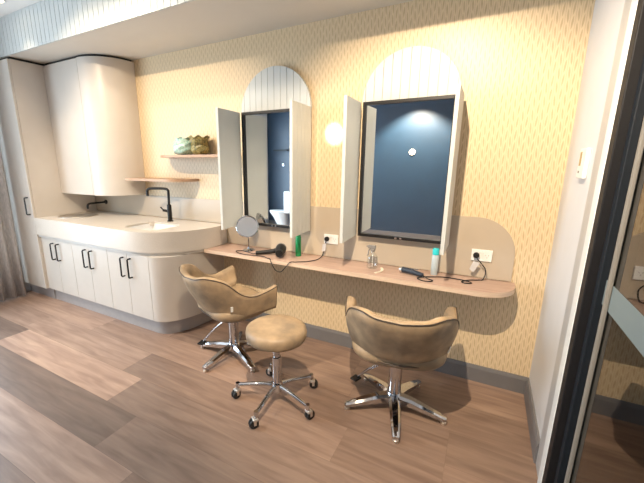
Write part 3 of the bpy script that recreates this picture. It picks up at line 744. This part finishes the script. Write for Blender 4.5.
# ------------------------------------------------------------------ round stool
t = empty('rolling_stool', (-1.370, -.825, 0)); tag(t, 'round tan rolling stool on a chrome castor base between the chairs', 'stool')
bm = BM(); lathe(bm, [(.12, .425), (.172, .428), (.180, .440), (.182, .470), (.178, .490), (.160, .502), (.10, .508), (0, .510)], (0, 0, 0), 48); obj('seat', bm, M_leather, t, smooth=True)
bm = BM(); lathe(bm, [(.10, .412), (.13, .4245)], (0, 0, 0), 32); obj('seat_plate', bm, M_blackp, t, autos=35)
bm = BM(); lathe(bm, [(.027, .11), (.027, .30), (.020, .302), (.020, .4115)], (0, 0, 0), 24); obj('gas_column', bm, M_chrome, t, autos=35)
bm = BM(); lathe(bm, [(.034, .075), (.036, .08), (.036, .125), (.028, .13)], (0, 0, 0), 24); obj('hub', bm, M_chrome, t, autos=35)
bm = BM(); cyl(bm, (0, .0, .405), (-.075, .09, .398), .005, 8); tube(bm, [(-.075, .09, .398), (-.10, .12, .390)], .009, 10); obj('height_lever', bm, M_blackp, t)
base = math.atan2(-.886 + .80, -1.573 + 1.36)
for k in range(5):
    a = base + 2 * PI * k / 5; c, s = math.cos(a), math.sin(a); R_ = .250
    bm = BM(); tube(bm, smooth_path([(.03 * c, .03 * s, .108), (.12 * c, .12 * s, .104), (R_ * c, R_ * s, .086)], 5), .014, 12, .012)
    cyl(bm, (R_ * c, R_ * s, .100), (R_ * c, R_ * s, .066), .013, 14); lg = obj('leg', bm, M_chrome, t, autos=35)
    ha = a + (.9, -.7, 1.4, -.5, .8)[k]; hx, hy = math.cos(ha), math.sin(ha)
    wx, wy = R_ * c + .016 * hx, R_ * s + .016 * hy
    bm = BM()
    for sg in (-1, 1): lathe(bm, [(.010, sg * .004), (.0275, sg * .005), (.028, sg * .010), (.026, sg * .016), (.012, sg * .018)], (wx, wy, .0285), 20, (-hy, hx, 0))
    wh = obj('castor', bm, M_rubber, lg, autos=35)
    bm = BM(); box(bm, -.016, .016, -.0195, .0195, .044, .062, .006)
    for sg in (-1, 1): box(bm, -.003, .012, sg * .0205 - .001, sg * .0205 + .001, .024, .055)
    bmesh.ops.rotate(bm, verts=bm.verts, cent=(0, 0, 0), matrix=Matrix.Rotation(ha, 3, 'Z')); bmesh.ops.translate(bm, verts=bm.verts, vec=(R_ * c + .008 * hx, R_ * s + .008 * hy, 0)); obj('castor_hood', bm, M_steel, wh)

# ------------------------------------------------------------------ seen only in the mirrors: toilet, dark shelf, hook
t = empty('toilet', (-4.12, -4.15, 0)); tag(t, 'white toilet seen reflected in the left mirror', 'toilet')
bm = BM()
def ell(cx, a, b_, z, n=32): return [(cx + a * math.cos(2 * PI * k / n) * (1.0 if math.cos(2 * PI * k / n) < 0 else .85), b_ * math.sin(2 * PI * k / n), z) for k in range(n)]
loft(bm, [ell(-.10, .16, .11, .001), ell(-.10, .15, .10, .12), ell(-.14, .20, .14, .28), ell(-.17, .25, .18, .385), ell(-.17, .25, .18, .395)]); obj('bowl', bm, M_ceramic, t, smooth=True)
bm = BM(); loft(bm, [ell(-.17, .255, .185, .397), ell(-.17, .26, .19, .41), ell(-.17, .255, .185, .425), ell(-.17, .2, .14, .43)]); obj('seat_lid', bm, M_ceramic, t, smooth=True)
bm = BM(); box(bm, .02, .185, -.19, .19, .40, .86, .02, 4); ck = obj('cistern', bm, M_ceramic, t, autos=40)
bm = BM(); lathe(bm, [(.02, .8605), (.02, .866)], (.10, 0, 0), 20); obj('flush_button', bm, M_chrome, ck)
bm = BM(); box(bm, -3.93, -3.84, YF + .001, -3.92, 0.001, 2.45, .002); struct(obj('wall_partition', bm, M_navy))
bm = BM(); box(bm, -4.62, -4.28, YF + .001, YF + .14, 1.70, 1.73, .002); tag(obj('dark_shelf', bm, M_dark), 'small dark wall shelf reflected high in the left mirror', 'shelf')
t = empty('glow_disc', (-1.66, YF, 1.64)); tag(t, 'small round glowing disc added on the navy wall for the bright spot in the right mirror', 'glowing disc')  # added emissive disc, stands in for a bright spot on the navy wall
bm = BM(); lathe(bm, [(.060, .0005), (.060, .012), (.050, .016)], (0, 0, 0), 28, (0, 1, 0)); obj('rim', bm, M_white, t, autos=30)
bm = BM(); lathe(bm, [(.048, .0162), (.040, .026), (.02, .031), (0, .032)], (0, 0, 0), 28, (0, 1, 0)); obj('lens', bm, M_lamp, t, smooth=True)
t = empty('towel_hook', (-4.45, YF, 1.40)); tag(t, 'small chrome hook on the blue wall reflected in the left mirror', 'hook')
bm = BM(); lathe(bm, [(.030, .0003), (.030, .008)], (0, 0, 0), 20, (0, 1, 0)); obj('wall_plate', bm, M_chrome, t, autos=30)
bm = BM(); tube(bm, smooth_path([(0, .008, 0), (0, .05, 0), (0, .065, .02)], 5), .010, 10); obj('hook', bm, M_chrome, t, smooth=True)

# ------------------------------------------------------------------ lamps
def downlight(x, y, label, z=ZC):
    t = empty('downlight', (x, y, z)); tag(t, label, 'ceiling lamp', 'round ceiling downlights')
    bm = BM(); lathe(bm, [(.042, -.0005), (.055, -.0005), (.055, -.006), (.042, -.006), (.042, -.0005)], (0, 0, 0), 32); obj('trim_ring', bm, M_white, t, autos=35)
    bm = BM(); lathe(bm, [(.040, -.0008), (.040, -.003), (0, -.003)], (0, 0, 0), 32); obj('lens', bm, M_lamp, t)
    return t
def spot(x, y, z, tx, ty, tz, deg, power, color, blend=.15, size=.02):
    l = bpy.data.lights.new('spot', 'SPOT'); l.energy = power; l.color = color; l.spot_size = math.radians(deg); l.spot_blend = blend; l.shadow_soft_size = size
    o = bpy.data.objects.new('lamp_light', l); COL.objects.link(o); o.location = (x, y, z)
    o.rotation_euler = (Vector((tx, ty, tz)) - Vector((x, y, z))).to_track_quat('-Z', 'Y').to_euler(); return o
WARM = (1.0, .80, .57)
downlight(-2.85, -1.95, 'round ceiling downlight aimed at the basins')
spot(-2.95, -1.95, 2.68, -2.95, 0, .70, 86, 165, WARM, .55)
downlight(-.74, -1.90, 'round ceiling downlight aimed at the right mirror')
spot(-.74, -1.90, 2.68, -.74, 0, .72, 80, 330, WARM, .6)
downlight(-1.60, -3.95, 'round ceiling downlight in front of the navy wall')
spot(-1.60, -3.95, 2.68, -1.6, -4.55, .3, 100, 620, WARM, .5)
downlight(-2.5, -1.12, 'round ceiling downlight close to the bulkhead')
spot(-2.5, -1.12, 2.68, -2.5, -1.0, 0, 156, 50, (1, .85, .66), .8)
downlight(-3.93, -.84, 'round ceiling downlight near the tall cupboard')
spot(-3.93, -.84, 2.68, -3.93, -1.0, 0, 90, 12, WARM, .6)
# made-up lamp: narrow beam added to make the bright spot between the mirrors
downlight(-1.75, -2.35, 'added round downlight for the bright spot between the mirrors')
spot(-1.75, -2.35, 2.68, -1.375, 0, 1.645, 3.8, 1600, (1, .85, .62), .9, .01)

def area(x, y, z, rot, sx, sy, power, color):
    l = bpy.data.lights.new('daylight', 'AREA'); l.shape = 'RECTANGLE'; l.size = sx; l.size_y = sy; l.energy = power; l.color = color
    o = bpy.data.objects.new('daylight', l); COL.objects.link(o); o.location = (x, y, z); o.rotation_euler = rot; return o
area(XL - .16, (WY0 + WY1) / 2, (WZ0 + WZ1) / 2, (0, -PI / 2, 0), WZ1 - WZ0, WY1 - WY0, 165, (.76, .88, 1.0))

world = bpy.data.worlds.new('sky'); SC.world = world; world.use_nodes = True
bg = world.node_tree.nodes['Background']; bg.inputs['Color'].default_value = (.62, .80, 1.0, 1); bg.inputs['Strength'].default_value = 1.6

# ------------------------------------------------------------------ camera
cam = bpy.data.cameras.new('camera'); co = bpy.data.objects.new('camera', cam); COL.objects.link(co); SC.camera = co
cam.sensor_fit = 'HORIZONTAL'; cam.sensor_width = 36; cam.lens = 346.1226 * 36 / 644; cam.clip_start = .02
cam.shift_x = (322 - 293.951) / 644; cam.shift_y = (243.997 - 241.5) / 644
yaw, pitch, roll = .5045813, .2297944, .00070605
F = Vector((-math.sin(yaw) * math.cos(pitch), math.cos(yaw) * math.cos(pitch), -math.sin(pitch)))
R0 = Vector((math.cos(yaw), math.sin(yaw), 0)); U0 = R0.cross(F)
R1 = math.cos(roll) * R0 + math.sin(roll) * U0; U1 = -math.sin(roll) * R0 + math.cos(roll) * U0
Mx = Matrix((R1, U1, -F)).transposed().to_4x4(); Mx.translation = Vector((-.3667015, -2.4257898, 1.4411339))
co.matrix_world = Mx
vs_ = SC.view_settings; SC.display_settings.display_device = 'sRGB'
vs_.view_transform = 'Standard'; vs_.look = 'None'; vs_.exposure = 0.1; vs_.gamma = 1.0; vs_.use_curve_mapping = False
